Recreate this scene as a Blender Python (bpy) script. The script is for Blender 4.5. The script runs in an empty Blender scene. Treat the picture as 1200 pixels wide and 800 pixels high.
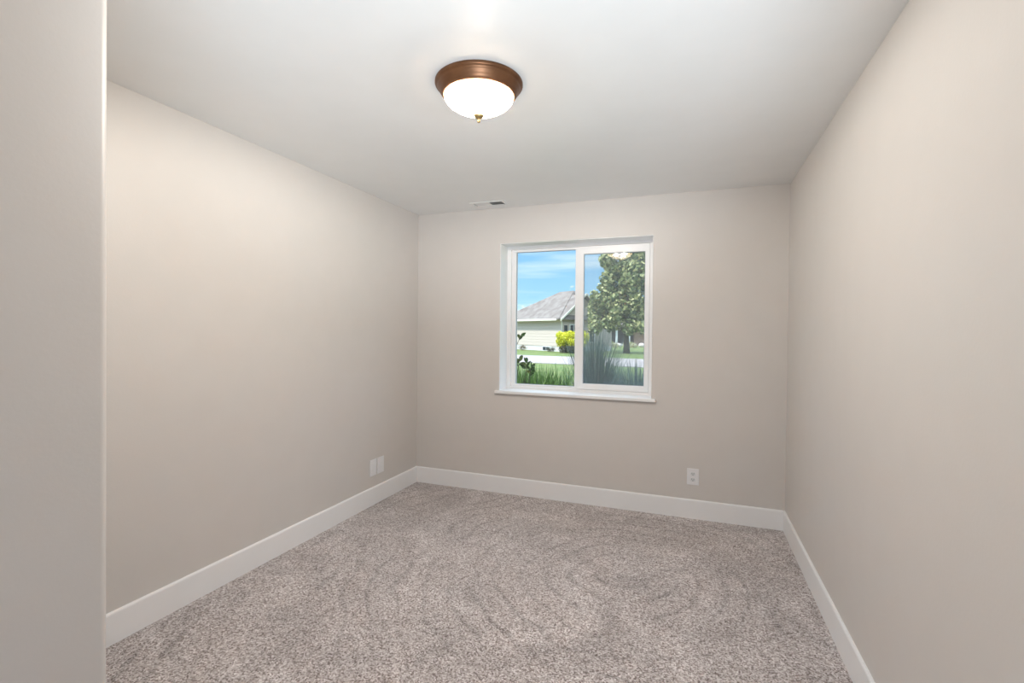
import bpy, bmesh, math, random
from mathutils import Vector, Matrix
R = math.radians
SC = bpy.context.scene
COL = SC.collection

# ------------------------------------------------------------------ camera
cam_d = bpy.data.cameras.new('camera')
cam = bpy.data.objects.new('camera', cam_d); COL.objects.link(cam)
cam_d.sensor_fit = 'HORIZONTAL'; cam_d.sensor_width = 36.0; cam_d.lens = 17.087
cam_d.shift_y = -0.00373; cam_d.clip_start = 0.02; cam_d.clip_end = 2000
_r = Vector((0.93742, 0.34806, 0.01026)); _u = Vector((-0.01342, 0.00666, 0.99989)); _f = Vector((-0.34795, 0.93745, -0.01091))
M3 = Matrix((( _r.x, _u.x, -_f.x), (_r.y, _u.y, -_f.y), (_r.z, _u.z, -_f.z)))
cam.matrix_world = Matrix.Translation((2.3618, -3.87491, 1.37761)) @ M3.to_4x4()
SC.camera = cam

# ------------------------------------------------------------------ look and light
vs = SC.view_settings
vs.view_transform = 'Standard'; vs.look = 'None'; vs.gamma = 1.0; vs.use_curve_mapping = False
vs.exposure = 0.62
BULB_POWER = 22.5
BOWL_GLOW = 7.0
SKY_STRENGTH = 0.84
SUN_STRENGTH = 3.6
FILL_POWER = 120.0
SUN_DIR = Vector((-0.42, -0.38, 0.86)).normalized()      # towards the sun, behind our own house
try:
    SC.cycles.max_bounces = 14; SC.cycles.diffuse_bounces = 8; SC.cycles.transparent_max_bounces = 24
    SC.cycles.sample_clamp_indirect = 6.0; SC.cycles.use_denoising = True
except Exception: pass

w = bpy.data.worlds.new('sky'); SC.world = w; w.use_nodes = True
nt = w.node_tree; nt.nodes.clear()
def N(t, ty, **k):
    n = t.nodes.new(ty)
    for a, b in k.items(): setattr(n, a, b)
    return n
out = N(nt, 'ShaderNodeOutputWorld'); bg = N(nt, 'ShaderNodeBackground'); tc = N(nt, 'ShaderNodeTexCoord')
sep = N(nt, 'ShaderNodeSeparateXYZ'); nt.links.new(tc.outputs['Generated'], sep.inputs[0])
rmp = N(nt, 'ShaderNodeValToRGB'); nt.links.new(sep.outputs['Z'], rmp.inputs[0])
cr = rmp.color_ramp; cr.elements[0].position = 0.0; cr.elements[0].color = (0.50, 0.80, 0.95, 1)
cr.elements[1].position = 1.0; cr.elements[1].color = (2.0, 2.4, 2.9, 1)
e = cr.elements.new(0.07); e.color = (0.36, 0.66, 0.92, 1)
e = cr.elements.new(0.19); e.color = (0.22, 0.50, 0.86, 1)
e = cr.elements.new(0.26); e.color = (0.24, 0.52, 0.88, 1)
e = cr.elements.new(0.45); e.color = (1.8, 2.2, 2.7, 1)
mp = N(nt, 'ShaderNodeMapping'); mp.inputs['Scale'].default_value = (2.2, 2.2, 26.0); nt.links.new(tc.outputs['Generated'], mp.inputs[0])
mp.inputs['Rotation'].default_value = (0.03, 0.05, 0)
ns = N(nt, 'ShaderNodeTexNoise'); ns.inputs['Scale'].default_value = 1.6; ns.inputs['Detail'].default_value = 5; nt.links.new(mp.outputs[0], ns.inputs['Vector'])
cr2 = N(nt, 'ShaderNodeValToRGB'); nt.links.new(ns.outputs['Fac'], cr2.inputs[0])
cr2.color_ramp.elements[0].position = 0.48; cr2.color_ramp.elements[0].color = (0, 0, 0, 1)
cr2.color_ramp.elements[1].position = 0.72; cr2.color_ramp.elements[1].color = (0.6, 0.6, 0.6, 1)
mx = N(nt, 'ShaderNodeMix', data_type='RGBA'); nt.links.new(cr2.outputs[0], mx.inputs[0]); nt.links.new(rmp.outputs[0], mx.inputs[6]); mx.inputs[7].default_value = (0.80, 0.92, 1.0, 1)
# puffy clouds low over the horizon
mp3 = N(nt, 'ShaderNodeMapping'); mp3.inputs['Scale'].default_value = (9, 9, 16); nt.links.new(tc.outputs['Generated'], mp3.inputs[0])
ns3 = N(nt, 'ShaderNodeTexNoise'); ns3.inputs['Scale'].default_value = 2.2; ns3.inputs['Detail'].default_value = 6; nt.links.new(mp3.outputs[0], ns3.inputs['Vector'])
mr = N(nt, 'ShaderNodeMapRange'); nt.links.new(sep.outputs['Z'], mr.inputs[0]); mr.inputs[1].default_value = 0.02; mr.inputs[2].default_value = 0.085; mr.inputs[3].default_value = 0.30; mr.inputs[4].default_value = -0.12
ad = N(nt, 'ShaderNodeMath', operation='ADD'); nt.links.new(ns3.outputs['Fac'], ad.inputs[0]); nt.links.new(mr.outputs[0], ad.inputs[1])
cr3 = N(nt, 'ShaderNodeValToRGB'); nt.links.new(ad.outputs[0], cr3.inputs[0])
cr3.color_ramp.elements[0].position = 0.54; cr3.color_ramp.elements[0].color = (0, 0, 0, 1); cr3.color_ramp.elements[1].position = 0.62; cr3.color_ramp.elements[1].color = (0.9, 0.9, 0.9, 1)
mx2 = N(nt, 'ShaderNodeMix', data_type='RGBA'); nt.links.new(cr3.outputs[0], mx2.inputs[0]); nt.links.new(mx.outputs[2], mx2.inputs[6]); mx2.inputs[7].default_value = (0.93, 0.97, 1.0, 1)
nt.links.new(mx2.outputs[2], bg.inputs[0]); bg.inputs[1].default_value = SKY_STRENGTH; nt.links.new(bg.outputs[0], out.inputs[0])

sun_d = bpy.data.lights.new('sun', 'SUN'); sun_d.energy = SUN_STRENGTH; sun_d.angle = R(0.6); sun_d.color = (1, 0.95, 0.87)
sun = bpy.data.objects.new('sun', sun_d); COL.objects.link(sun)
sun.rotation_euler = SUN_DIR.to_track_quat('Z', 'Y').to_euler(); sun.location = (-20, -20, 40)

# unseen fill spot added beside the camera to brighten ceiling and walls by bounce
fill_d = bpy.data.lights.new('bounce_fill', 'SPOT'); fill_d.energy = FILL_POWER; fill_d.color = (0.80, 0.91, 1.0); fill_d.spot_size = R(70); fill_d.spot_blend = 0.7; fill_d.shadow_soft_size = 0.15
fill_spot = bpy.data.objects.new('bounce_fill', fill_d); COL.objects.link(fill_spot); fill_spot.location = (2.45, -3.75, 0.90)
fill_spot.rotation_euler = Vector((0.85, -1.75, -1.54)).to_track_quat('Z', 'Y').to_euler()

# ------------------------------------------------------------------ helpers
def tag(o, label=None, cat=None, group=None, kind=None):
    if label: o['label'] = label
    if cat: o['category'] = cat
    if group: o['group'] = group
    if kind: o['kind'] = kind
    return o
def empty(name, loc=(0, 0, 0), rz=0.0):
    o = bpy.data.objects.new(name, None); COL.objects.link(o); o.location = loc; o.rotation_euler = (0, 0, rz); o.empty_display_size = 0.1
    return o
def obj(name, bm, mat, parent=None, smooth=False, bevel=0.0, seg=2):
    bmesh.ops.recalc_face_normals(bm, faces=bm.faces[:])
    me = bpy.data.meshes.new(name); bm.to_mesh(me); bm.free()
    if mat: me.materials.append(mat)
    if smooth:
        for p in me.polygons: p.use_smooth = True
    o = bpy.data.objects.new(name, me); COL.objects.link(o)
    if parent: o.parent = parent
    if bevel:
        m = o.modifiers.new('bevel', 'BEVEL'); m.width = bevel; m.segments = seg; m.limit_method = 'ANGLE'; m.angle_limit = R(40)
    return o
def box(bm, x0, x1, y0, y1, z0, z1):
    v = [bm.verts.new(c) for c in ((x0,y0,z0),(x1,y0,z0),(x1,y1,z0),(x0,y1,z0),(x0,y0,z1),(x1,y0,z1),(x1,y1,z1),(x0,y1,z1))]
    for f in ((0,3,2,1),(4,5,6,7),(0,1,5,4),(1,2,6,5),(2,3,7,6),(3,0,4,7)): bm.faces.new([v[i] for i in f])
    return v
def ring(bm, x0, x1, z0, z1, ix0, ix1, iz0, iz1, y0, y1):
    """rectangular frame in the xz plane, one closed piece"""
    o_ = [(x0,z0),(x1,z0),(x1,z1),(x0,z1)]; i_ = [(ix0,iz0),(ix1,iz0),(ix1,iz1),(ix0,iz1)]
    V = {}
    for k in range(4):
        for nm, pts in (('o', o_), ('i', i_)):
            for y in (y0, y1): V[(nm, k, y)] = bm.verts.new((pts[k][0], y, pts[k][1]))
    for k in range(4):
        n = (k+1) % 4
        bm.faces.new([V[('o',k,y0)],V[('o',n,y0)],V[('i',n,y0)],V[('i',k,y0)]])
        bm.faces.new([V[('o',k,y1)],V[('i',k,y1)],V[('i',n,y1)],V[('o',n,y1)]])
        bm.faces.new([V[('o',k,y0)],V[('o',k,y1)],V[('o',n,y1)],V[('o',n,y0)]])
        bm.faces.new([V[('i',k,y0)],V[('i',n,y0)],V[('i',n,y1)],V[('i',k,y1)]])
def prism(bm, poly, z0, z1):
    a = [bm.verts.new((x, y, z0)) for x, y in poly]; b = [bm.verts.new((x, y, z1)) for x, y in poly]
    bm.faces.new(a[::-1]); bm.faces.new(b)
    for k in range(len(poly)):
        n = (k+1) % len(poly); bm.faces.new([a[k], a[n], b[n], b[k]])
def lathe(bm, prof, n=64, close=True):
    rings = []
    for r, z in prof:
        if r < 1e-6: rings.append([bm.verts.new((0, 0, z))])
        else: rings.append([bm.verts.new((r*math.cos(2*math.pi*k/n), r*math.sin(2*math.pi*k/n), z)) for k in range(n)])
    for a, b in zip(rings, rings[1:]):
        for k in range(n):
            m = (k+1) % n
            if len(a) == 1 and len(b) == 1: continue
            if len(a) == 1: bm.faces.new([a[0], b[k], b[m]])
            elif len(b) == 1: bm.faces.new([a[k], a[m], b[0]])
            else: bm.faces.new([a[k], a[m], b[m], b[k]])
def tube(bm, pts, rad, n=8):
    rings = []
    for i, p in enumerate(pts):
        p = Vector(p); d = (Vector(pts[min(i+1, len(pts)-1)]) - Vector(pts[max(i-1, 0)])).normalized()
        s = d.orthogonal().normalized(); t = d.cross(s); r = rad[i] if isinstance(rad, (list, tuple)) else rad
        rings.append([bm.verts.new(p + r*(s*math.cos(2*math.pi*k/n) + t*math.sin(2*math.pi*k/n))) for k in range(n)])
    for a, b in zip(rings, rings[1:]):
        # match twist
        best = min(range(n), key=lambda q: sum((a[k].co - b[(k+q) % n].co).length for k in range(n)))
        for k in range(n): bm.faces.new([a[k], a[(k+1) % n], b[(k+1+best) % n], b[(k+best) % n]])
    bm.faces.new(rings[0][::-1]); bm.faces.new(rings[-1])

# ------------------------------------------------------------------ materials
def mat(name, col, rough=0.5, metal=0.0, bump=None, spec=0.5, var=None, coat=0.0):
    """principled; bump=(scale, strength, distance); var=(scale, other colour, amount)"""
    m = bpy.data.materials.new(name); m.use_nodes = True; t = m.node_tree; b = t.nodes['Principled BSDF']
    b.inputs['Base Color'].default_value = (*col, 1); b.inputs['Roughness'].default_value = rough
    b.inputs['Metallic'].default_value = metal; b.inputs['Specular IOR Level'].default_value = spec
    if coat: b.inputs['Coat Weight'].default_value = coat
    c = N(t, 'ShaderNodeTexCoord')
    n = N(t, 'ShaderNodeTexNoise'); n.inputs['Scale'].default_value = (var[0] if var else 6.0); n.inputs['Detail'].default_value = 4
    t.links.new(c.outputs['Object'], n.inputs['Vector'])
    x = N(t, 'ShaderNodeMix', data_type='RGBA'); x.inputs[6].default_value = (*col, 1)
    x.inputs[7].default_value = (*(var[1] if var else tuple(v*0.985 for v in col)), 1)
    mr_ = N(t, 'ShaderNodeMapRange'); mr_.inputs[1].default_value = 0.35; mr_.inputs[2].default_value = 0.65; mr_.inputs[4].default_value = (var[2] if var else 1.0)
    t.links.new(n.outputs['Fac'], mr_.inputs[0]); t.links.new(mr_.outputs[0], x.inputs[0]); t.links.new(x.outputs[2], b.inputs['Base Color'])
    if bump:
        n2 = N(t, 'ShaderNodeTexNoise'); n2.inputs['Scale'].default_value = bump[0]; n2.inputs['Detail'].default_value = 3
        t.links.new(c.outputs['Object'], n2.inputs['Vector'])
        bp = N(t, 'ShaderNodeBump'); bp.inputs['Strength'].default_value = bump[1]; bp.inputs['Distance'].default_value = bump[2]
        t.links.new(n2.outputs['Fac'], bp.inputs['Height']); t.links.new(bp.outputs[0], b.inputs['Normal'])
    return m
def leafmat(name, a, b_, c_=None, rough=0.55, trans=0.25):
    m = bpy.data.materials.new(name); m.use_nodes = True; t = m.node_tree; b = t.nodes['Principled BSDF']
    g = N(t, 'ShaderNodeNewGeometry'); r = N(t, 'ShaderNodeValToRGB'); t.links.new(g.outputs['Random Per Island'], r.inputs[0])
    r.color_ramp.elements[0].color = (*a, 1); r.color_ramp.elements[1].color = (*b_, 1)
    if c_: q = r.color_ramp.elements.new(0.5); q.color = (*c_, 1)
    t.links.new(r.outputs[0], b.inputs['Base Color']); b.inputs['Roughness'].default_value = rough
    tr = N(t, 'ShaderNodeBsdfTranslucent'); t.links.new(r.outputs[0], tr.inputs[0])
    x = N(t, 'ShaderNodeMixShader'); x.inputs[0].default_value = trans; t.links.new(b.outputs[0], x.inputs[1]); t.links.new(tr.outputs[0], x.inputs[2])
    t.links.new(x.outputs[0], t.nodes['Material Output'].inputs[0])
    return m

M_wall = mat('wall_paint', (0.645, 0.615, 0.59), rough=0.45, bump=(95, 0.12, 0.002), spec=0.45)
M_ceil = mat('ceiling_paint', (0.82, 0.82, 0.81), rough=0.42, bump=(40, 0.05, 0.002), spec=0.35)
M_trim = mat('trim_paint', (0.86, 0.86, 0.87), rough=0.35, bump=(120, 0.03, 0.001))
M_vinyl = mat('white_vinyl', (0.87, 0.87, 0.88), rough=0.35, bump=(120, 0.02, 0.001))
M_plate = mat('plastic_plate', (0.80, 0.80, 0.82), rough=0.3)
M_socket = mat('plastic_socket', (0.70, 0.72, 0.74), rough=0.35)
M_dark = mat('dark_slot', (0.05, 0.05, 0.05), rough=0.7)
M_metal = mat('vent_enamel', (0.78, 0.78, 0.77), rough=0.4)
M_gasket = mat('glazing_gasket', (0.30, 0.33, 0.37), rough=0.6)
M_bronze = mat('bronze', (0.20, 0.092, 0.042), rough=0.42, metal=0.6, var=(9, (0.13, 0.055, 0.024), 1.0))
M_brass = mat('aged_brass', (0.38, 0.27, 0.12), rough=0.4, metal=0.8)

def carpet_mat():
    m = bpy.data.materials.new('carpet'); m.use_nodes = True; t = m.node_tree; b = t.nodes['Principled BSDF']; L = t.links.new
    c = N(t, 'ShaderNodeTexCoord')
    # tufts: each voronoi cell is one yarn tip with its own tone
    v = N(t, 'ShaderNodeTexVoronoi'); v.inputs['Scale'].default_value = 175; L(c.outputs['Object'], v.inputs['Vector'])
    sx = N(t, 'ShaderNodeSeparateXYZ'); L(v.outputs['Color'], sx.inputs[0])
    r = N(t, 'ShaderNodeValToRGB'); L(sx.outputs['X'], r.inputs[0]); k = r.color_ramp
    k.elements[0].position = 0.0; k.elements[0].color = (0.165, 0.13, 0.12, 1)
    k.elements[1].position = 1.0; k.elements[1].color = (0.84, 0.80, 0.80, 1)
    for p_, q in ((0.15, (0.29, 0.243, 0.232)), (0.42, (0.47, 0.425, 0.415)), (0.7, (0.61, 0.565, 0.56))):
        e_ = k.elements.new(p_); e_.color = (*q, 1)
    # pile laid by footsteps and the vacuum: broad soft patches
    n = N(t, 'ShaderNodeTexNoise'); n.inputs['Scale'].default_value = 2.3; n.inputs['Detail'].default_value = 5; n.inputs['Roughness'].default_value = 0.6; n.inputs['Distortion'].default_value = 1.2
    L(c.outputs['Object'], n.inputs['Vector'])
    mr1 = N(t, 'ShaderNodeMapRange'); L(n.outputs['Fac'], mr1.inputs[0]); mr1.inputs[1].default_value = 0.32; mr1.inputs[2].default_value = 0.68; mr1.inputs[3].default_value = 0.78; mr1.inputs[4].default_value = 1.12
    # swirling strokes
    mp_ = N(t, 'ShaderNodeMapping'); L(c.outputs['Object'], mp_.inputs[0]); mp_.inputs['Location'].default_value = (-2.0, 1.1, 0)
    wv = N(t, 'ShaderNodeTexWave', wave_type='RINGS', rings_direction='Z'); L(mp_.outputs[0], wv.inputs['Vector'])
    wv.inputs['Scale'].default_value = 2.3; wv.inputs['Distortion'].default_value = 6.0; wv.inputs['Detail'].default_value = 2.0; wv.inputs['Detail Scale'].default_value = 0.9
    mr2 = N(t, 'ShaderNodeMapRange'); L(wv.outputs['Fac'], mr2.inputs[0]); mr2.inputs[1].default_value = 0.0; mr2.inputs[2].default_value = 0.16; mr2.inputs[3].default_value = 0.80; mr2.inputs[4].default_value = 1.0
    n4 = N(t, 'ShaderNodeTexNoise'); n4.inputs['Scale'].default_value = 1.5; L(c.outputs['Object'], n4.inputs['Vector'])
    mr4 = N(t, 'ShaderNodeMapRange'); L(n4.outputs['Fac'], mr4.inputs[0]); mr4.inputs[1].default_value = 0.42; mr4.inputs[2].default_value = 0.6
    mxs = N(t, 'ShaderNodeMix', data_type='FLOAT'); L(mr4.outputs[0], mxs.inputs[0]); mxs.inputs[2].default_value = 1.0; L(mr2.outputs[0], mxs.inputs[3])
    mu = N(t, 'ShaderNodeMath', operation='MULTIPLY'); L(mr1.outputs[0], mu.inputs[0]); L(mxs.outputs[0], mu.inputs[1])
    vm = N(t, 'ShaderNodeVectorMath', operation='SCALE'); L(r.outputs[0], vm.inputs[0]); L(mu.outputs[0], vm.inputs['Scale'])
    L(vm.outputs[0], b.inputs['Base Color']); b.inputs['Roughness'].default_value = 0.95; b.inputs['Specular IOR Level'].default_value = 0.1
    b.inputs['Sheen Weight'].default_value = 0.25; b.inputs['Sheen Roughness'].default_value = 0.5
    nb = N(t, 'ShaderNodeTexNoise'); nb.inputs['Scale'].default_value = 190; nb.inputs['Detail'].default_value = 2; L(c.outputs['Object'], nb.inputs['Vector'])
    bp = N(t, 'ShaderNodeBump'); bp.inputs['Strength'].default_value = 0.7; bp.inputs['Distance'].default_value = 0.006; L(nb.outputs['Fac'], bp.inputs['Height'])
    bp2 = N(t, 'ShaderNodeBump'); bp2.inputs['Strength'].default_value = 0.5; bp2.inputs['Distance'].default_value = 0.012; L(mu.outputs[0], bp2.inputs['Height']); L(bp.outputs[0], bp2.inputs['Normal'])
    L(bp2.outputs[0], b.inputs['Normal'])
    return m
M_carpet = carpet_mat()

# ------------------------------------------------------------------ room shell
W, H, T = 2.990, 2.44, 0.12
WX0, WX1, WZ0, WZ1 = 0.810, 2.072, 0.876, 2.1355      # window opening
bm = bmesh.new()
bm_pts = [(-T, 0.0), (-T, -5.2), (W+T, -5.2), (W+T, 0.0)]
prism(bm, bm_pts, -0.15, 0.0)
fl = tag(obj('floor', bm, M_carpet), 'taupe flecked cut pile carpet with vacuum swirls', None, None, 'structure')
bm = bmesh.new(); box(bm, -T, W+T, -5.2, 0.0, H, H+0.15)
tag(obj('ceiling', bm, M_ceil), 'smooth white satin ceiling', None, None, 'structure')
bm = bmesh.new(); box(bm, -T, 0, -3.12, 0.0, 0, H)
tag(obj('wall_left', bm, M_wall), 'plain greige left wall', None, None, 'structure')
bm = bmesh.new(); box(bm, W, W+T, -5.2, 0.0, 0, H)
tag(obj('wall_right', bm, M_wall), 'plain greige right wall', None, None, 'structure')
# wall with the window: four blocks around the opening, bullnosed inner edges come from the bevel
bm = bmesh.new()
ring(bm, -7.0, 10.0, -0.7, 2.75, WX0, WX1, WZ0, WZ1, 0.0, 0.25)
wb = tag(obj('wall_back', bm, M_wall), 'greige back wall with the window opening', None, None, 'structure')
m2 = wb.modifiers.new('bevel', 'BEVEL'); m2.width = 0.004; m2.segments = 3; m2.limit_method = 'ANGLE'
# near wall of the entry niche with its rounded corner
bm = bmesh.new()
ex, ey, rr = 1.015, -3.095, 0.022
arc = [(ex-rr+rr*math.cos(a), ey-rr+rr*math.sin(a)) for a in [R(q) for q in range(0, 91, 10)]]
prism(bm, [(ex, -5.08)] + arc + [(0.0, ey), (-T, ey), (-T, -5.08)], 0, H)
we = obj('wall_entry', bm, M_wall); tag(we, 'greige wall corner close to the camera with rounded edge', None, None, 'structure')
for p_ in we.data.polygons: p_.use_smooth = False
# wall behind the camera with the doorway
bm = bmesh.new(); box(bm, ex, 1.80, -5.2, -5.08, 0, H); box(bm, 2.70, W, -5.2, -5.08, 0, H); box(bm, 1.80, 2.70, -5.2, -5.08, 2.03, H)
tag(obj('wall_rear', bm, M_wall), 'greige wall behind the camera with a doorway', None, None, 'structure')
# outside of our own house above and beside the window
M_ext = mat('own_siding', (0.45, 0.42, 0.38), rough=0.7)
bm = bmesh.new(); box(bm, -7.2, 10.2, -5.4, 0.85, 2.75, 2.90)
tag(obj('roof', bm, M_ext), 'eave of our own house', None, None, 'structure')

# baseboards: flat board with eased top edge
HB, TB = 0.1416, 0.0125
def baseboard(name, poly_pts, a, b, axis, wallpos, inward):
    """profile extruded from a to b along the axis"""
    prof = [(0, 0), (TB, 0), (TB, HB-0.010), (TB-0.002, HB-0.004), (TB-0.006, HB), (0, HB)]
    bm = bmesh.new(); A = []; B = []
    for d, z in prof:
        off = wallpos + inward*d
        if axis == 'x': A.append(bm.verts.new((a, off, z))); B.append(bm.verts.new((b, off, z)))
        else: A.append(bm.verts.new((off, a, z))); B.append(bm.verts.new((off, b, z)))
    bm.faces.new(A[::-1]); bm.faces.new(B)
    for k in range(len(prof)):
        n = (k+1) % len(prof); bm.faces.new([A[k], A[n], B[n], B[k]])
    return tag(obj(name, bm, M_trim), 'flat white painted baseboard', None, None, 'structure')
baseboard('baseboard_left', None, -3.095, 0, 'y', 0.0, 1)
baseboard('baseboard_back', None, TB, W-TB, 'x', 0.0, -1)
baseboard('baseboard_right', None, -5.08, 0, 'y', W, -1)
baseboard('baseboard_entry', None, -5.08, ey-0.022, 'y', ex, 1)

# ------------------------------------------------------------------ window_1
win = empty('window_1', ((WX0+WX1)/2, 0.1, WZ0)); tag(win, 'white vinyl sliding window with two panes', None, None, 'structure')
OX, OY, OZ = -(WX0+WX1)/2, -0.1, -WZ0
def wobj(name, bm, m, parent=win, **k):
    if parent is win: bmesh.ops.translate(bm, verts=bm.verts[:], vec=(OX, OY, OZ))
    else: bmesh.ops.translate(bm, verts=bm.verts[:], vec=(OX, OY, OZ))
    return obj(name, bm, m, parent, **k)
bm = bmesh.new(); ring(bm, WX0, WX1, WZ0, WZ1, WX0+0.004, WX1-0.004, WZ0+0.0005, WZ1-0.004, 0.0005, 0.165)
wobj('reveal', bm, M_trim)
bm = bmesh.new(); ring(bm, WX0+0.002, WX1-0.002, WZ0+0.001, WZ1-0.002, 0.848, 2.036, 0.902, 2.108, 0.164, 0.245)
fr = wobj('window_frame', bm, M_vinyl, bevel=0.002)
bm = bmesh.new(); box(bm, 0.776, 2.104, -0.030, 0.166, 0.854, 0.880)
wobj('sill', bm, M_trim, bevel=0.006, seg=3)
# fixed left sash, glazed close to the frame
bm = bmesh.new(); ring(bm, 0.846, 1.470, 0.900, 2.110, 0.886, 1.422, 0.920, 2.088, 0.192, 0.236)
s1 = wobj('fixed_sash', bm, M_vinyl, bevel=0.002)
# sliding right sash, standing in front
bm = bmesh.new(); ring(bm, 1.450, 2.034, 0.904, 2.106, 1.497, 1.998, 0.952, 2.042, 0.170, 0.205)
s2 = wobj('sliding_sash', bm, M_vinyl, bevel=0.002)
def glass_mat():
    m = bpy.data.materials.new('window_glass'); m.use_nodes = True; t = m.node_tree; t.nodes.remove(t.nodes['Principled BSDF'])
    tr = N(t, 'ShaderNodeBsdfTransparent'); tr.inputs[0].default_value = (0.96, 0.985, 0.98, 1)
    gl = N(t, 'ShaderNodeBsdfGlossy'); gl.inputs['Roughness'].default_value = 0.02
    x = N(t, 'ShaderNodeMixShader'); x.inputs[0].default_value = 0.03
    t.links.new(tr.outputs[0], x.inputs[1]); t.links.new(gl.outputs[0], x.inputs[2]); t.links.new(x.outputs[0], t.nodes['Material Output'].inputs[0])
    return m
M_glass = glass_mat()
def screen_mat():
    m = bpy.data.materials.new('insect_screen'); m.use_nodes = True; t = m.node_tree; b = t.nodes['Principled BSDF']
    b.inputs['Base Color'].default_value = (0.42, 0.46, 0.52, 1); b.inputs['Roughness'].default_value = 0.7
    tr = N(t, 'ShaderNodeBsdfTransparent'); x = N(t, 'ShaderNodeMixShader'); x.inputs[0].default_value = 0.15
    t.links.new(tr.outputs[0], x.inputs[1]); t.links.new(b.outputs[0], x.inputs[2]); t.links.new(x.outputs[0], t.nodes['Material Output'].inputs[0])
    return m
M_screen = screen_mat()
def pane(name, x0, x1, z0, z1, y, m, parent, th=0.004):
    bm = bmesh.new(); box(bm, x0, x1, y, y+th, z0, z1); bmesh.ops.translate(bm, verts=bm.verts[:], vec=(OX, OY, OZ)); return obj(name, bm, m, parent)
pane('pane', 0.884, 1.424, 0.918, 2.090, 0.214, M_glass, s1)
pane('pane', 1.495, 2.000, 0.950, 2.044, 0.190, M_glass, s2)
def gasket(x0, x1, z0, z1, y, parent, g=0.004):
    bm = bmesh.new(); ring(bm, x0, x1, z0, z1, x0+g, x1-g, z0+g, z1-g, y-0.003, y); bmesh.ops.translate(bm, verts=bm.verts[:], vec=(OX, OY, OZ)); return obj('gasket', bm, M_gasket, parent)
gasket(0.886, 1.422, 0.920, 2.088, 0.213, s1)
gasket(1.497, 1.998, 0.952, 2.042, 0.189, s2)
bm = bmesh.new(); box(bm, 1.46, 2.02, 0.238, 0.2395, 0.915, 2.09)
sc_ = wobj('insect_screen', bm, M_screen)
bm = bmesh.new(); box(bm, 1.452, 1.470, 0.158, 0.172, 1.42, 1.50)
bmesh.ops.translate(bm, verts=bm.verts[:], vec=(OX, OY, OZ)); obj('latch', bm, M_vinyl, s2, bevel=0.003)

# ------------------------------------------------------------------ ceiling light
lamp = empty('ceiling_light', (1.492, -1.968, H)); tag(lamp, 'lit flush ceiling light with bronze ring and frosted white glass bowl', 'ceiling light')
bm = bmesh.new()
lathe(bm, [(0, 0), (0.184, 0), (0.187, -0.004), (0.187, -0.011), (0.183, -0.016), (0.178, -0.018), (0.176, -0.024), (0.172, -0.031), (0.168, -0.035), (0.166, -0.041), (0.160, -0.050), (0.154, -0.056), (0.148, -0.058), (0.146, -0.052), (0.140, -0.020), (0, -0.018)], 96)
obj('ring_base', bm, M_bronze, lamp, smooth=True)
def bowl_mat():
    m = bpy.data.materials.new('frosted_lit_glass'); m.use_nodes = True; t = m.node_tree; b = t.nodes['Principled BSDF']; L = t.links.new
    b.inputs['Base Color'].default_value = (0.85, 0.83, 0.78, 1); b.inputs['Roughness'].default_value = 0.3
    b.inputs['Emission Color'].default_value = (1.0, 0.80, 0.52, 1); b.inputs['Emission Strength'].default_value = BOWL_GLOW
    tr = N(t, 'ShaderNodeBsdfTransparent'); tr.inputs[0].default_value = (1.0, 0.96, 0.90, 1)
    x = N(t, 'ShaderNodeMixShader'); x.inputs[0].default_value = 0.5; L(tr.outputs[0], x.inputs[1]); L(b.outputs[0], x.inputs[2]); L(x.outputs[0], t.nodes['Material Output'].inputs[0])
    return m
# bulbs tucked up behind the rim of the ring
bd = bpy.data.lights.new('bulb', 'POINT'); bd.energy = BULB_POWER; bd.color = (0.99, 0.975, 0.945); bd.shadow_soft_size = 0.024
for k in range(4):
    bulb = bpy.data.objects.new('bulb', bd); COL.objects.link(bulb); bulb.parent = lamp; bulb.location = (0.068*math.cos(k*math.pi/2+0.5), 0.068*math.sin(k*math.pi/2+0.5), -0.058)
bm = bmesh.new()
prof = [(0.149*(1-(q/20)**2.1)**0.8, -0.054 - 0.080*q/20) for q in range(20)] + [(0, -0.134)]
lathe(bm, prof, 96); obj('glass_bowl', bm, bowl_mat(), lamp, smooth=True)
bm = bmesh.new()
lathe(bm, [(0, -0.132), (0.021, -0.1335), (0.022, -0.138), (0.016, -0.146), (0.009, -0.150), (0.005, -0.155), (0.007, -0.160), (0.006, -0.165), (0, -0.169)], 32)
obj('finial', bm, M_brass, lamp, smooth=True)

# ------------------------------------------------------------------ ceiling vent
vent = empty('ceiling_vent', (0.772, -0.168, H)); tag(vent, 'small white rectangular air register in the ceiling near the window wall', 'ceiling vent')
bm = bmesh.new()
def ringz(bm, x0, x1, y0, y1, ix0, ix1, iy0, iy1, z0, z1):
    o_ = [(x0,y0),(x1,y0),(x1,y1),(x0,y1)]; i_ = [(ix0,iy0),(ix1,iy0),(ix1,iy1),(ix0,iy1)]
    A = [[bm.verts.new((*q, z)) for q in pts] for pts in (o_, i_) for z in (z0, z1)]
    oa, ob, ia, ib = A
    for k in range(4):
        n = (k+1) % 4
        bm.faces.new([oa[k], oa[n], ia[n], ia[k]]); bm.faces.new([ob[k], ib[k], ib[n], ob[n]])
        bm.faces.new([oa[k], ob[k], ob[n], oa[n]]); bm.faces.new([ia[k], ia[n], ib[n], ib[k]])
ringz(bm, -0.150, 0.150, -0.068, 0.068, -0.126, 0.126, -0.046, 0.046, -0.006, 0.0)
obj('frame', bm, M_metal, vent, bevel=0.002)
bm = bmesh.new(); box(bm, -0.126, 0.126, -0.046, 0.046, -0.0012, -0.0002); obj('duct_opening', bm, mat('duct_grey', (0.22, 0.22, 0.22), 0.7), vent)
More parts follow.
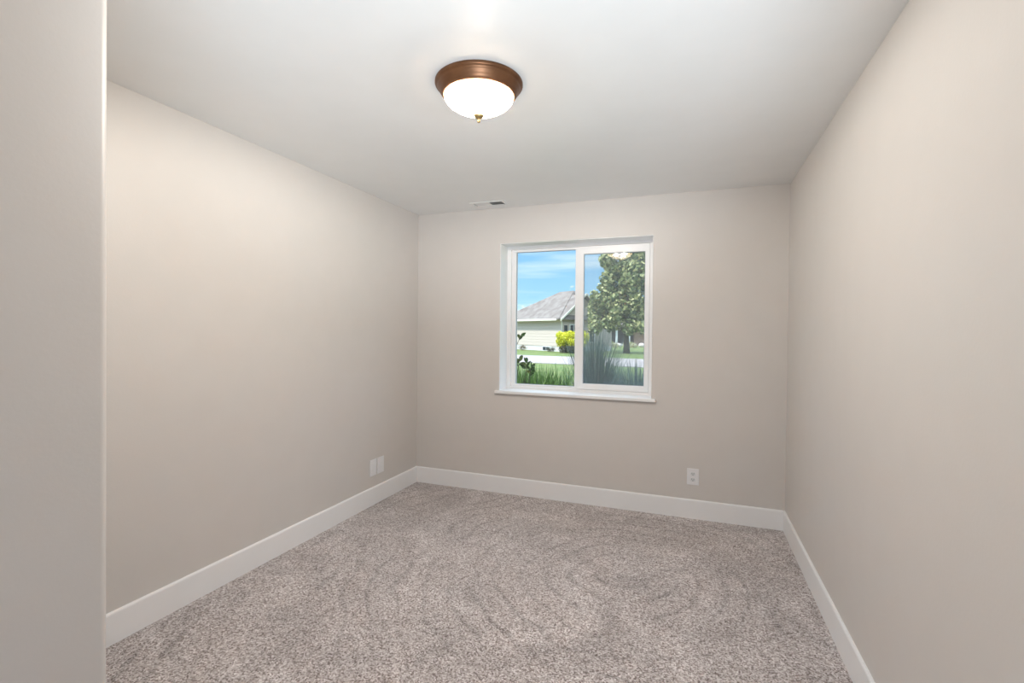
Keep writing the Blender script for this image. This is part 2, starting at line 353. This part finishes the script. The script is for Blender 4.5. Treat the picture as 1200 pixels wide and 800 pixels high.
def louvre(bm, x, tilt, y0=-0.045, y1=0.045, l=0.0085):
    dx = l*math.sin(tilt)*0.5; z0, z1 = -0.0015, -0.0015 - 0.0045
    a = [(x-dx, z1), (x-dx+0.0008, z1), (x+dx+0.0008, z0), (x+dx, z0)]
    A = [bm.verts.new((p_[0], y0, p_[1])) for p_ in a]; B = [bm.verts.new((p_[0], y1, p_[1])) for p_ in a]
    bm.faces.new(A[::-1]); bm.faces.new(B)
    for k in range(4): n = (k+1) % 4; bm.faces.new([A[k], A[n], B[n], B[k]])
bm = bmesh.new()
box(bm, -0.118, 0.012, -0.045, 0.045, -0.0035, -0.0016)
for i in range(11): box(bm, -0.112+i*0.0112, -0.108+i*0.0112, -0.042, 0.042, -0.0052, -0.003)
obj('closed_louvres', bm, M_metal, vent)
bm = bmesh.new()
for i in range(9): louvre(bm, 0.020+i*0.0125, R(-35))
obj('open_louvres', bm, M_metal, vent)
bm = bmesh.new(); box(bm, -0.137, -0.131, -0.006, 0.006, -0.016, -0.005); obj('damper_lever', bm, M_metal, vent)

# ------------------------------------------------------------------ wall plates
def plate_bm(w_, h_, t_=0.0055):
    bm = bmesh.new(); box(bm, -w_/2, w_/2, -t_, 0, -h_/2, h_/2); return bm
def wall_outlet(loc, rz):
    t = empty('electrical_outlet', loc, rz)
    obj('cover_plate', plate_bm(0.084, 0.122), M_plate, t, bevel=0.003, seg=3)
    for s in (1, -1):
        zc = 0.0215*s + 0.0
        bm = bmesh.new(); pts = []
        for k in range(28):
            a = 2*math.pi*k/28; pts.append((0.0175*math.cos(a), max(-0.0125, min(0.0125, 0.0175*math.sin(a)))))
        A = [bm.verts.new((x, -0.0075, zc+z)) for x, z in pts]; B = [bm.verts.new((x, -0.0045, zc+z)) for x, z in pts]
        bm.faces.new(A); bm.faces.new(B[::-1])
        for k in range(28): n = (k+1) % 28; bm.faces.new([A[k], A[n], B[n], B[k]])
        so = obj('socket', bm, M_socket, t)
        bm = bmesh.new()
        box(bm, -0.0080, -0.0054, -0.0079, -0.0070, zc-0.001, zc+0.0085); obj('slot', bm, M_dark, so); bm = bmesh.new()
        box(bm, 0.0054, 0.0080, -0.0079, -0.0070, zc-0.001, zc+0.0085); obj('slot', bm, M_dark, so); bm = bmesh.new()
        bmc = [(0.003*math.cos(a), 0.003*math.sin(a)) for a in [2*math.pi*k/12 for k in range(12)]]
        A = [bm.verts.new((x, -0.0079, zc-0.0065+z)) for x, z in bmc]; B = [bm.verts.new((x, -0.0070, zc-0.0065+z)) for x, z in bmc]
        bm.faces.new(A); bm.faces.new(B[::-1])
        for k in range(12): n = (k+1) % 12; bm.faces.new([A[k], A[n], B[n], B[k]])
        obj('ground_hole', bm, M_dark, so)
    bm = bmesh.new(); box(bm, -0.003, 0.003, -0.0066, -0.005, -0.003, 0.003); obj('screw', bm, M_metal, t, bevel=0.001)
    return t
tag(wall_outlet((2.379, 0.0, 0.312), 0), 'white duplex electrical outlet on the back wall right of the window', 'outlet')
def wall_plate(loc, rz, label, slot):
    t = empty('wall_plate', loc, rz)
    tag(t, label, 'wall plate', 'wall plates on the left wall')
    obj('cover_plate', plate_bm(0.085, 0.130), M_plate, t, bevel=0.003, seg=3)
    bm = bmesh.new(); box(bm, -0.0165, 0.0165, -0.0075, -0.005, -0.033, 0.033); ins = obj('insert', bm, M_plate, t, bevel=0.0015)
    if slot:
        for zc in (0.017, -0.017):
            for xc in (-0.0065, 0.0065):
                bm = bmesh.new(); box(bm, xc-0.001, xc+0.001, -0.0078, -0.0070, zc-0.004, zc+0.005); obj('slot', bm, M_socket, ins)
    for z in (0.052, -0.052):
        bm = bmesh.new(); box(bm, -0.0025, 0.0025, -0.0063, -0.005, z-0.0025, z+0.0025); obj('screw', bm, M_metal, t, bevel=0.001)
    return t
# facing +x from the left wall
wall_plate((0.0, -0.652, 0.295), R(90), 'white wall plate on the left wall, the one nearer the camera', False)
wall_plate((0.0, -0.554, 0.294), R(90), 'white wall plate on the left wall, the one nearer the back corner', True)

# ================================================================== outside
M_lawn = mat('lawn', (0.09, 0.155, 0.035), rough=0.9, var=(1.3, (0.19, 0.21, 0.075), 0.8), bump=(30, 0.8, 0.05))
M_street = mat('street', (0.34, 0.30, 0.30), rough=0.9, var=(0.6, (0.29, 0.26, 0.26), 1.0))
M_bark = mat('bark', (0.10, 0.075, 0.06), rough=0.9, bump=(14, 0.8, 0.05))
G0 = -0.55
def gz(y):                                                    # grade: falls gently from our house to the street
    t = min(1.0, max(0.0, (y-1.0)/12.0)); t = t*t*(3-2*t); return -0.12 + (G0+0.12)*t
# ground: one sheet in depth rows
bm = bmesh.new(); rows = [0.251, 1.5, 3, 5, 7, 9, 11, 13, 15, 28, 37, 60, 120, 400]; xs = [-400, -120, -60, -30, -15, -8, -4, 0, 4, 8, 15, 30, 60, 120, 400]
g_ = [[bm.verts.new((x, y, gz(y))) for x in xs] for y in rows]
for i in range(len(rows)-1):
    for j in range(len(xs)-1): bm.faces.new([g_[i][j], g_[i][j+1], g_[i+1][j+1], g_[i+1][j]])
lw = obj('lawn', bm, M_lawn); tag(lw, 'mown green lawns on both sides of the street', None, None, 'structure')
bm = bmesh.new(); 
def strip(bm, y0, y1, z0, z1, slope=0.0, x0=-120, x1=120):
    v = box(bm, x0, x1, y0, y1, z0, z1)
    for q in v: q.co.y += slope*q.co.x
strip(bm, 24.5, 33.5, G0-0.05, G0+0.03, -0.12)
st = obj('street', bm, M_street); tag(st, 'pale grey concrete street', None, None, 'structure')

# ---- neighbour's house
def siding_mat(name, col, pitch):
    m = mat(name, col, rough=0.6); t = m.node_tree; b = t.nodes['Principled BSDF']; L = t.links.new
    c = N(t, 'ShaderNodeTexCoord'); s = N(t, 'ShaderNodeSeparateXYZ'); L(c.outputs['Object'], s.inputs[0])
    d = N(t, 'ShaderNodeMath', operation='DIVIDE'); L(s.outputs['Z'], d.inputs[0]); d.inputs[1].default_value = pitch
    f_ = N(t, 'ShaderNodeMath', operation='FRACT'); L(d.outputs[0], f_.inputs[0])
    bp = N(t, 'ShaderNodeBump', invert=True); bp.inputs['Strength'].default_value = 1.0; bp.inputs['Distance'].default_value = 0.05
    L(f_.outputs[0], bp.inputs['Height']); L(bp.outputs[0], b.inputs['Normal'])
    return m
M_siding = siding_mat('cream_siding', (0.50, 0.435, 0.39), 0.30)
M_found = mat('white_foundation', (0.60, 0.59, 0.60), rough=0.8)
M_shingle = mat('shingles', (0.15, 0.125, 0.115), rough=0.95, var=(1.6, (0.23, 0.205, 0.195), 1.0), bump=(8, 0.6, 0.05))
M_fascia = mat('fascia', (0.72, 0.70, 0.62), rough=0.5)
M_white = mat('white_paint', (0.75, 0.76, 0.78), rough=0.5)
M_winglass = mat('dark_window_glass', (0.03, 0.04, 0.055), rough=0.08)
house = empty('house', (-10.2, 44.25, G0), math.atan2(0.824, 0.567))
tag(house, 'cream sided house with grey hip roof across the street', 'house')
EH, FZ = 3.30, 0.52
bm = bmesh.new(); box(bm, 0.03, 7.4-0.03, 0.03, 10.4-0.03, -0.2, FZ); obj('foundation', bm, M_found, house)
bm = bmesh.new(); box(bm, 0, 7.4, 0, 10.4, FZ, EH)
v = [bm.verts.new(q) for q in ((0, 0, EH), (6.2, 0, EH), (3.1, 0, EH+2.42), (0, 0.2, EH), (6.2, 0.2, EH), (3.1, 0.2, EH+2.42))]
for f in ((0,1,2),(5,4,3),(0,3,4,1),(1,4,5,2),(2,5,3,0)): bm.faces.new([v[i] for i in f])
obj('wall', bm, M_siding, house)
# hip roof with thickness, and the front gable roof
def slab(bm, pts, th):
    a = [bm.verts.new(q) for q in pts]; b = [bm.verts.new((q[0], q[1], q[2]-th)) for q in pts]
    bm.faces.new(a); bm.faces.new(b[::-1])
    for k in range(len(pts)): n = (k+1) % len(pts); bm.faces.new([a[k], b[k], b[n], a[n]])
oh = 0.6; RZ = EH + 0.08; RR = RZ + 3.2
A_, B_, C_, D_ = (-oh, -0.3, RZ), (7.4+oh, -0.3, RZ), (7.4+oh, 10.4+oh, RZ), (-oh, 10.4+oh, RZ); P_, Q_ = (3.7, 2.2, RR), (3.7, 4.5, RR)
bm = bmesh.new(); slab(bm, [A_, P_, Q_, D_], 0.12); slab(bm, [A_, B_, P_], 0.12); slab(bm, [B_, C_, Q_, P_], 0.12); slab(bm, [C_, D_, Q_], 0.12)
g0 = EH + 0.05; ga = EH + 2.75
slab(bm, [(-0.35, -0.45, g0+0.05), (3.1, -0.45, ga), (3.1, 5.0, ga), (-0.35, 2.0, g0+0.05)], 0.12)
slab(bm, [(6.55, -0.45, g0+0.05), (3.1, -0.45, ga), (3.1, 5.0, ga), (6.55, 2.0, g0+0.05)], 0.12)
rf = obj('roof', bm, M_shingle, house)
bm = bmesh.new()
slab(bm, [(-oh-0.05, 0.0, RZ), (-oh-0.05, 10.4+oh, RZ), (-oh, 10.4+oh, RZ), (-oh, 0.0, RZ)], 0.20)
slab(bm, [(-0.45, -0.52, g0-0.02), (3.1, -0.52, ga+0.06), (3.1, -0.45, ga+0.06), (-0.45, -0.45, g0-0.02)], 0.22)
slab(bm, [(6.65, -0.52, g0-0.02), (3.1, -0.52, ga+0.06), (3.1, -0.45, ga+0.06), (6.65, -0.45, g0-0.02)], 0.22)
obj('fascia', bm, M_fascia, house)
bm = bmesh.new(); box(bm, -oh+0.02, 0.0, 0.0, 10.4, EH-0.05, EH+0.02); obj('soffit', bm, M_fascia, house)
def house_window(x0, x1, z0, z1, y=-0.04, bars=1):
    bm = bmesh.new(); ring(bm, x0-0.08, x1+0.08, z0-0.08, z1+0.08, x0, x1, z0, z1, y, 0.02); f_ = obj('window', bm, M_white, house)
    bm = bmesh.new(); box(bm, x0, x1, y+0.02, 0.01, z0, z1); obj('glass', bm, M_winglass, f_)
    bm = bmesh.new()
    for k in range(bars): xx = x0 + (x1-x0)*(k+1)/(bars+1); box(bm, xx-0.03, xx+0.03, y-0.005, y+0.03, z0, z1)
    if bars: obj('muntin', bm, M_white, f_)
house_window(1.25, 2.2, 1.6, 2.75)
for x0, x1 in ((0.45, 0.85), (2.5, 2.9)):
    bm = bmesh.new(); box(bm, x0, x1, -0.06, 0.0, 1.9, 2.7); obj('shutter', bm, mat('dark_shutter', (0.05, 0.06, 0.08), 0.6), house)
house_window(4.0, 4.7, 1.0, 2.8, bars=0)
# basement windows in the foundation of the side wall
for y0 in (1.75, 8.2):
    bm = bmesh.new(); box(bm, -0.05, 0.06, y0-0.06, y0+1.16, 0.02, 0.50); f_ = obj('basement_window', bm, M_white, house)
    bm = bmesh.new(); box(bm, -0.07, -0.04, y0+0.02, y0+0.52, 0.09, 0.43); box(bm, -0.07, -0.04, y0+0.58, y0+1.08, 0.09, 0.43); obj('glass', bm, M_winglass, f_)
bm = bmesh.new(); tube(bm, [(0.06, -0.06, EH-0.2), (0.06, -0.06, 0.3)], 0.05); obj('downspout', bm, M_fascia, house)

# ---- second house far behind the tree
M_brick = mat('pink_brick', (0.50, 0.30, 0.24), rough=0.9, var=(3, (0.60, 0.40, 0.33), 1.0))
M_darkwall = mat('brown_siding', (0.16, 0.13, 0.14), rough=0.8)  # one even dark tone for the whole wall of the low house
h2 = empty('porch_house', (-12.4, 76.0, G0), R(20)); tag(h2, 'low dark house with white porch posts behind the tree', 'house')
bm = bmesh.new(); box(bm, 0, 6.0, 0.0, 8, 0, 2.9); obj('wall', bm, M_darkwall, h2)
bm = bmesh.new(); box(bm, 6.0, 14, -0.6, 8, 0, 2.9); obj('brick_wing', bm, M_brick, h2)
bm = bmesh.new(); slab(bm, [(-0.8, -2.6, 2.85), (14.8, -2.6, 2.85), (12, 3, 5.0), (2, 3, 5.0)], 0.15); slab(bm, [(-0.8, 9, 2.85), (14.8, 9, 2.85), (12, 3, 5.0), (2, 3, 5.0)], 0.15)
slab(bm, [(-0.8, -2.6, 2.85), (-0.8, 9, 2.85), (2, 3, 5.0)], 0.15); slab(bm, [(14.8, -2.6, 2.85), (14.8, 9, 2.85), (12, 3, 5.0)], 0.15); obj('roof', bm, M_shingle, h2)
for x in (0.9, 2.8, 4.8):
    bm = bmesh.new(); box(bm, x-0.15, x+0.15, -2.3, -2.0, 0, 2.75); obj('porch_post', bm, M_white, h2)
bm = bmesh.new(); box(bm, -0.2, 5.9, -2.4, 0.0, 0, 0.25); obj('porch_floor', bm, M_found, h2)
bm = bmesh.new(); ring(bm, 9.0, 11.0, 0.9, 2.3, 9.1, 10.9, 1.0, 2.2, -0.68, -0.58); f_ = obj('window', bm, M_white, h2)
bm = bmesh.new(); box(bm, 9.1, 10.9, -0.64, -0.6, 1.0, 2.2); obj('glass', bm, M_winglass, f_)

# ---- foliage
def leaf(bm, p, size, rnd, asp=0.5, nrm=None):
    d = Vector((rnd.gauss(0, 1), rnd.gauss(0, 1), rnd.gauss(0, 1)))
    if nrm is not None: d = d*0.7 + nrm
    d.normalize(); a = d.orthogonal().normalized(); b = d.cross(a); th = rnd.uniform(0, 6.28)
    u_ = a*math.cos(th) + b*math.sin(th); v_ = d.cross(u_)
    L_ = size; w_ = size*asp
    q = [p - u_*L_*0.5, p + v_*w_*0.5 + d*w_*0.12, p + u_*L_*0.5, p - v_*w_*0.5 + d*w_*0.12]
    vs_ = [bm.verts.new(x) for x in q]; bm.faces.new(vs_)
def cloud(lobes, n, size, seed, asp=0.6, inner=0.35):
    rnd = random.Random(seed); bm = bmesh.new(); tot = sum(l[3]**2 for l in lobes)
    for cx, cy, cz, r, *sq in lobes:
        k = sq[0] if sq else 1.0
        for _ in range(int(n*r*r/tot)):
            d = Vector((rnd.gauss(0, 1), rnd.gauss(0, 1), rnd.gauss(0, 1))).normalized()
            rad = r*(1 - inner*rnd.random()**1.6)*(1+0.10*math.sin(7*d.x+3*cx)*math.cos(6*d.z+cy))
            leaf(bm, Vector((cx+d.x*rad, cy+d.y*rad, cz+d.z*rad*k)), size*rnd.uniform(0.6, 1.3), rnd, asp, d)
    return bm
# big tree
M_tree = leafmat('tree_leaves', (0.04, 0.075, 0.03), (0.72, 0.68, 0.36), (0.22, 0.28, 0.10))  # sunlit highlights of the crown are put into the yellow leaf tone
TX, TY = -3.6, 44.0
tree = empty('tree', (TX, TY, G0)); tag(tree, 'large leafy green tree on the lawn, seen through the right pane', 'tree')
bm = bmesh.new()
tube(bm, [(0, 0, -0.1), (0.02, 0, 0.8), (-0.05, 0, 2.0), (0.1, 0, 3.6), (0, 0, 6.0), (0.6, 0, 8.5)], [0.36, 0.27, 0.24, 0.2, 0.14, 0.06], 10)
for q in (((0, 0, 1.9), (-1.4, 0.2, 3.6), (-2.6, 0.3, 4.6)), ((0, 0, 2.1), (1.2, -0.2, 3.7), (2.4, 0, 5.2)), ((0, 0, 2.6), (0.3, 1.2, 4.2), (0.5, 2.2, 6)), ((0, 0, 3.2), (-0.5, -0.5, 4.4), (-0.6, -0.8, 5.4))):
    tube(bm, q, [0.15, 0.10, 0.04], 7)
obj('trunk', bm, M_bark, tree, smooth=True)
rnd = random.Random(4); lobes = []
base = [(-2.4, 0, 2.9, 1.3), (-3.0, 0.3, 4.2, 1.2), (-1.9, -0.5, 4.7, 1.4), (-0.8, -0.8, 3.2, 1.5), (0.9, -0.6, 3.2, 1.5), (2.4, 0, 3.1, 1.4), (3.6, 0.4, 4.2, 1.5), (0.2, -0.4, 5.2, 1.8), (2.0, -0.5, 5.4, 1.8), (3.4, 0.2, 6.6, 1.6),
        (-0.5, 0.2, 6.4, 1.3), (1.3, 0, 7.4, 1.8), (2.8, 0.2, 8.4, 1.6), (0.2, 0.1, 8.3, 1.3), (0.4, 0.1, 9.7, 1.3), (1.9, 0.1, 10.2, 1.6), (3.8, 0.5, 10, 1.3), (0.2, 1.6, 5, 1.7), (2.4, 1.6, 6.3, 1.8), (-1.5, 1.6, 4.0, 1.5), (1.2, 1.6, 8.8, 1.6), (4.8, 0.2, 5.6, 1.4), (-2.3, -0.3, 5.5, .7), (4.6, 0.3, 3.2, 1.2), (-1.2, 0, 8.6, 1.1), (-0.9, 0, 7.2, 1.1), (0.2, -.3, 7.0, 1.4), (1.4, -.3, 6.6, 1.4), (-3.1, 0, 5.3, 0.9), (-2.2, 0, 6.2, .8), (0.6, 0, 8.4, 1.3), (-1.3, 0.1, 7.6, 1.3), (-1.3, 0.2, 9.3, 1.3), (-1.0, 0.2, 10.8, 1.2), (-1.6, 0.0, 6.0, 1.0), (0.8, 0.8, 4.2, 1.8), (0.6, 0.0, 11.2, 1.2)]
for (x, y, z, r) in base:
    for k in range(4):
        lobes.append((x+rnd.uniform(-.6, .6)*r, y+rnd.uniform(-.5, .5)*r, z+rnd.uniform(-.5, .5)*r, r*rnd.uniform(0.35, 0.6)))
obj('foliage', cloud(lobes, 26000, 0.42, 11, inner=0.5), M_tree, tree)

# golden bush at the house corner
M_gold = leafmat('golden_leaves', (0.42, 0.46, 0.03), (0.85, 0.78, 0.06), (0.66, 0.66, 0.04))
M_underbrush = leafmat('dark_leaves', (0.05, 0.06, 0.045), (0.16, 0.15, 0.12))
bush = empty('golden_shrub', (-8.45, 41.9, G0)); tag(bush, 'bright yellow-green shrub at the corner of the cream house', 'shrub')
rnd = random.Random(8); lb = []
for k in range(34):
    a = rnd.uniform(0, 6.28); q = rnd.random()**0.5*1.25; lb.append((q*math.cos(a)*1.15, q*math.sin(a), 0.95 + rnd.random()*1.05*(1-0.35*(q/1.25)**2), rnd.uniform(0.35, 0.55)))
obj('foliage', cloud(lb, 9000, 0.17, 3, inner=0.5), M_gold, bush)
bm = cloud([(math.cos(k)*0.95, math.sin(k)*0.8, 0.32, 0.42) for k in range(12)], 1800, 0.14, 5, inner=0.8)
obj('woody_base', bm, M_underbrush, bush)
# small brown shrub against the foundation and a tuft by the basement window
M_brownleaf = leafmat('brown_leaves', (0.16, 0.12, 0.09), (0.34, 0.28, 0.20))
sh = empty('small_shrub', (-14.75, 45.6, G0)); tag(sh, 'small brown shrub against the white foundation, left of the basement window', 'shrub')
obj('foliage', cloud([(-.2, 0, .25, .28), (.2, 0, .3, .3), (0, 0, .45, .22)], 420, 0.09, 6, inner=0.9), M_brownleaf, sh)
bm = bmesh.new()
for k in range(5): tube(bm, [(0, 0, 0), (0.25*math.cos(k*1.3), 0.2*math.sin(k*1.3), 0.45)], 0.012, 5)
obj('stem', bm, M_bark, sh)
M_greenleaf = leafmat('mid_leaves', (0.07, 0.12, 0.04), (0.24, 0.32, 0.10))
sh = empty('small_shrub', (-10.9, 43.1, G0)); tag(sh, 'small grey-green shrub right of the basement window beside the golden shrub', 'shrub')
obj('foliage', cloud([(-.15, 0, .22, .24), (.2, 0, .28, .26)], 360, 0.09, 9, inner=0.9), M_underbrush, sh)
bm = bmesh.new()
for k in range(5): tube(bm, [(0, 0, 0), (0.2*math.cos(k*1.3), 0.2*math.sin(k*1.3), 0.4)], 0.012, 5)
obj('stem', bm, M_bark, sh)
# flower bed with pale rocks in front of the far porch
M_rock = mat('pale_rock', (0.62, 0.56, 0.52), rough=0.9, bump=(5, 0.6, 0.05))
rnd = random.Random(21)
for k in range(9):
    bm = bmesh.new(); bmesh.ops.create_icosphere(bm, subdivisions=2, radius=0.5)
    for v_ in bm.verts: v_.co *= rnd.uniform(0.82, 1.1); v_.co.z *= 0.75
    o = obj('boulder', bm, M_rock, smooth=True); o.location = (-9.6 + k*1.02 + rnd.uniform(-.05, .05), 66 + (k%2)*1.1 + k*0.35, G0+0.22)
    tag(o, 'pale boulder in the bed before the far porch', 'boulder', 'boulders before the far porch')
M_flower = leafmat('flower_leaves', (0.30, 0.28, 0.10), (0.60, 0.42, 0.34), (0.42, 0.46, 0.20))
for k, (x, y) in enumerate(((-8.0, 62.5), (-5.6, 63.2))):
    o = obj('flowering_bush', cloud([(-.5, 0, .35, .4), (.1, 0, .42, .5), (.7, 0, .32, .4)], 700, 0.13, 30+k, inner=0.6), M_flower); o.location = (x, y, G0)
    tag(o, ('low yellow and pink flowering bush before the far porch, left of two', 'low yellow and pink flowering bush before the far porch, right of two')[k], 'bush')

# ---- plants close outside the window
def blade(bm, x, y, z, h, lean, az, w_, n=5):
    d = Vector((math.cos(az), math.sin(az), 0)); s = Vector((-d.y, d.x, 0)); L1 = []; L2 = []
    for k in range(n+1):
        t = k/n; p_ = Vector((x, y, z)) + d*(lean*t*t) + Vector((0, 0, h*(t - 0.25*(lean/h)*t*t))); ww = w_*(1-t**1.5)*0.5 + 0.0006
        L1.append(bm.verts.new(p_ - s*ww)); L2.append(bm.verts.new(p_ + s*ww + d*0.0))
    for k in range(n): bm.faces.new([L1[k], L2[k], L2[k+1], L1[k+1]])
M_blade = leafmat('grass_blades', (0.015, 0.05, 0.012), (0.17, 0.28, 0.05), (0.05, 0.13, 0.025), trans=0.3)
M_spike = leafmat('blue_green_blades', (0.02, 0.05, 0.05), (0.12, 0.19, 0.15), (0.05, 0.10, 0.09), trans=0.25)
rnd = random.Random(33); bm = bmesh.new()
for k in range(9000):
    x = rnd.uniform(-1.6, 0.62); y = rnd.uniform(1.3, 3.4); z = gz(y)
    h = 0.86 + 0.5*rnd.random()**3*0.5 + 0.035*y - 0.12*rnd.random()
    blade(bm, x, y, z, h, rnd.uniform(0.05, 0.4), rnd.uniform(0, 6.28), rnd.uniform(0.012, 0.026))
tg = obj('tall_grass', bm, M_blade); tag(tg, 'tall green grass growing outside below the left pane', 'grass', None, 'stuff')
def clump(name, x, y, h, n, spread, seed, label):
    rnd = random.Random(seed); t = empty(name, (x, y, gz(y))); bm = bmesh.new()
    for k in range(n):
        a = rnd.uniform(0, 6.28); q = rnd.random()*0.16
        hh = h*rnd.uniform(0.55, 1.0); blade(bm, q*math.cos(a), q*math.sin(a), 0, hh, rnd.random()**1.2*spread, a+rnd.uniform(-.4, .4), rnd.uniform(0.010, 0.018), 6)
    obj('blades', bm, M_spike, t)
    bm = bmesh.new(); bmesh.ops.create_cone(bm, cap_ends=True, segments=14, radius1=0.20, radius2=0.10, depth=0.16, matrix=Matrix.Translation((0, 0, 0.05))); obj('crown', bm, M_underbrush, t)
    tag(t, label, 'ornamental grass', 'ornamental grass clumps outside the right pane'); return t
clump('ornamental_grass', 1.20, 2.30, 1.62, 1100, 0.46, 41, 'tallest spiky blue-green grass clump, at the left of the right pane')
clump('ornamental_grass', 1.66, 3.05, 1.22, 900, 0.48, 42, 'middle spiky grass clump outside the right pane, lower than the tallest')
clump('ornamental_grass', 1.98, 1.85, 1.14, 900, 0.46, 43, 'rightmost spiky grass clump outside the right pane')
clump('ornamental_grass', 1.22, 3.75, 1.20, 800, 0.46, 44, 'spiky grass clump behind the tallest one, farthest from the window')
# broadleaf shrub whose shoots reach into the left pane
M_broad = leafmat('broad_leaves', (0.03, 0.07, 0.02), (0.20, 0.20, 0.06), (0.07, 0.13, 0.03), trans=0.3)
t = empty('broadleaf_shrub', (0.50, 1.0, gz(1.0))); tag(t, 'dark broadleaf shrub with pointed leaves at the left edge of the window', 'shrub')
zg = gz(1.0)
shoots = [((-0.1, 0, 0), (-0.02, -0.1, 1.0), (0.20, -0.155, 1.34-zg-0.01)), ((0.03, 0, 0), (0.10, -0.08, 0.7), (0.19, -0.15, 1.10-zg)), ((0.05, 0.0, 0), (0.18, -0.08, 0.7), (0.28, -0.15, 1.075-zg)), ((-.05, 0, 0), (-.15, -.1, .6), (-.25, -.15, 1.2)), ((-.05, 0.05, 0), (-.05, .05, .7), (0.05, .0, 1.14)),
          ((0.05, 0.0, 0), (0.2, -0.02, 0.6), (0.31, -0.12, 1.02-zg))]
bm = bmesh.new(); lf = bmesh.new(); rnd = random.Random(5)
def bigleaf(bm, p_, d, L_, w_):
    d = d.normalized(); s = d.cross(Vector((rnd.uniform(-.6, .6), -1, rnd.uniform(-.2, .9))));  s = (s.normalized() if s.length > 0.05 else Vector((1, 0, 0))); up = s.cross(d)
    pts = [(0, 0), (0.3, 0.42), (0.6, 0.5), (0.85, 0.25), (1, 0)]
    mid = [bm.verts.new(p_ + d*L_*a + up*(-0.10*L_*a*a)) for a, _ in pts]
    for sg in (1, -1):
        ed = [bm.verts.new(p_ + d*L_*a + s*(sg*w_*b) + up*(0.10*w_)) for a, b in pts[1:-1]]
        bm.faces.new([mid[0], mid[1], ed[0]]); bm.faces.new([mid[1], mid[2], ed[1], ed[0]]); bm.faces.new([mid[2], mid[3], ed[2], ed[1]]); bm.faces.new([mid[3], mid[4], ed[2]])
for si, (a, b, c) in enumerate(shoots):
    tube(bm, [a, b, c], [0.008, 0.005, 0.003], 6); c = Vector(c); b = Vector(b); ax = (c-b).normalized()
    nl = 4 if si == 0 else 7
    for k in range(nl):
        az = k*2.4 + si; el = rnd.uniform(0.2, 1.1)
        d = Vector((math.cos(az), math.sin(az)*0.7, el))
        bigleaf(lf, c - ax*0.012*k, d, rnd.uniform(0.055, 0.085) , rnd.uniform(0.030, 0.042))
    if si > 2:
        for k in range(6): q = b.lerp(c, k/6); bigleaf(lf, q, Vector((math.cos(k*2.4), math.sin(k*2.4), .5)), 0.07, 0.03)
obj('stem', bm, M_bark, t); obj('foliage', lf, M_broad, t)
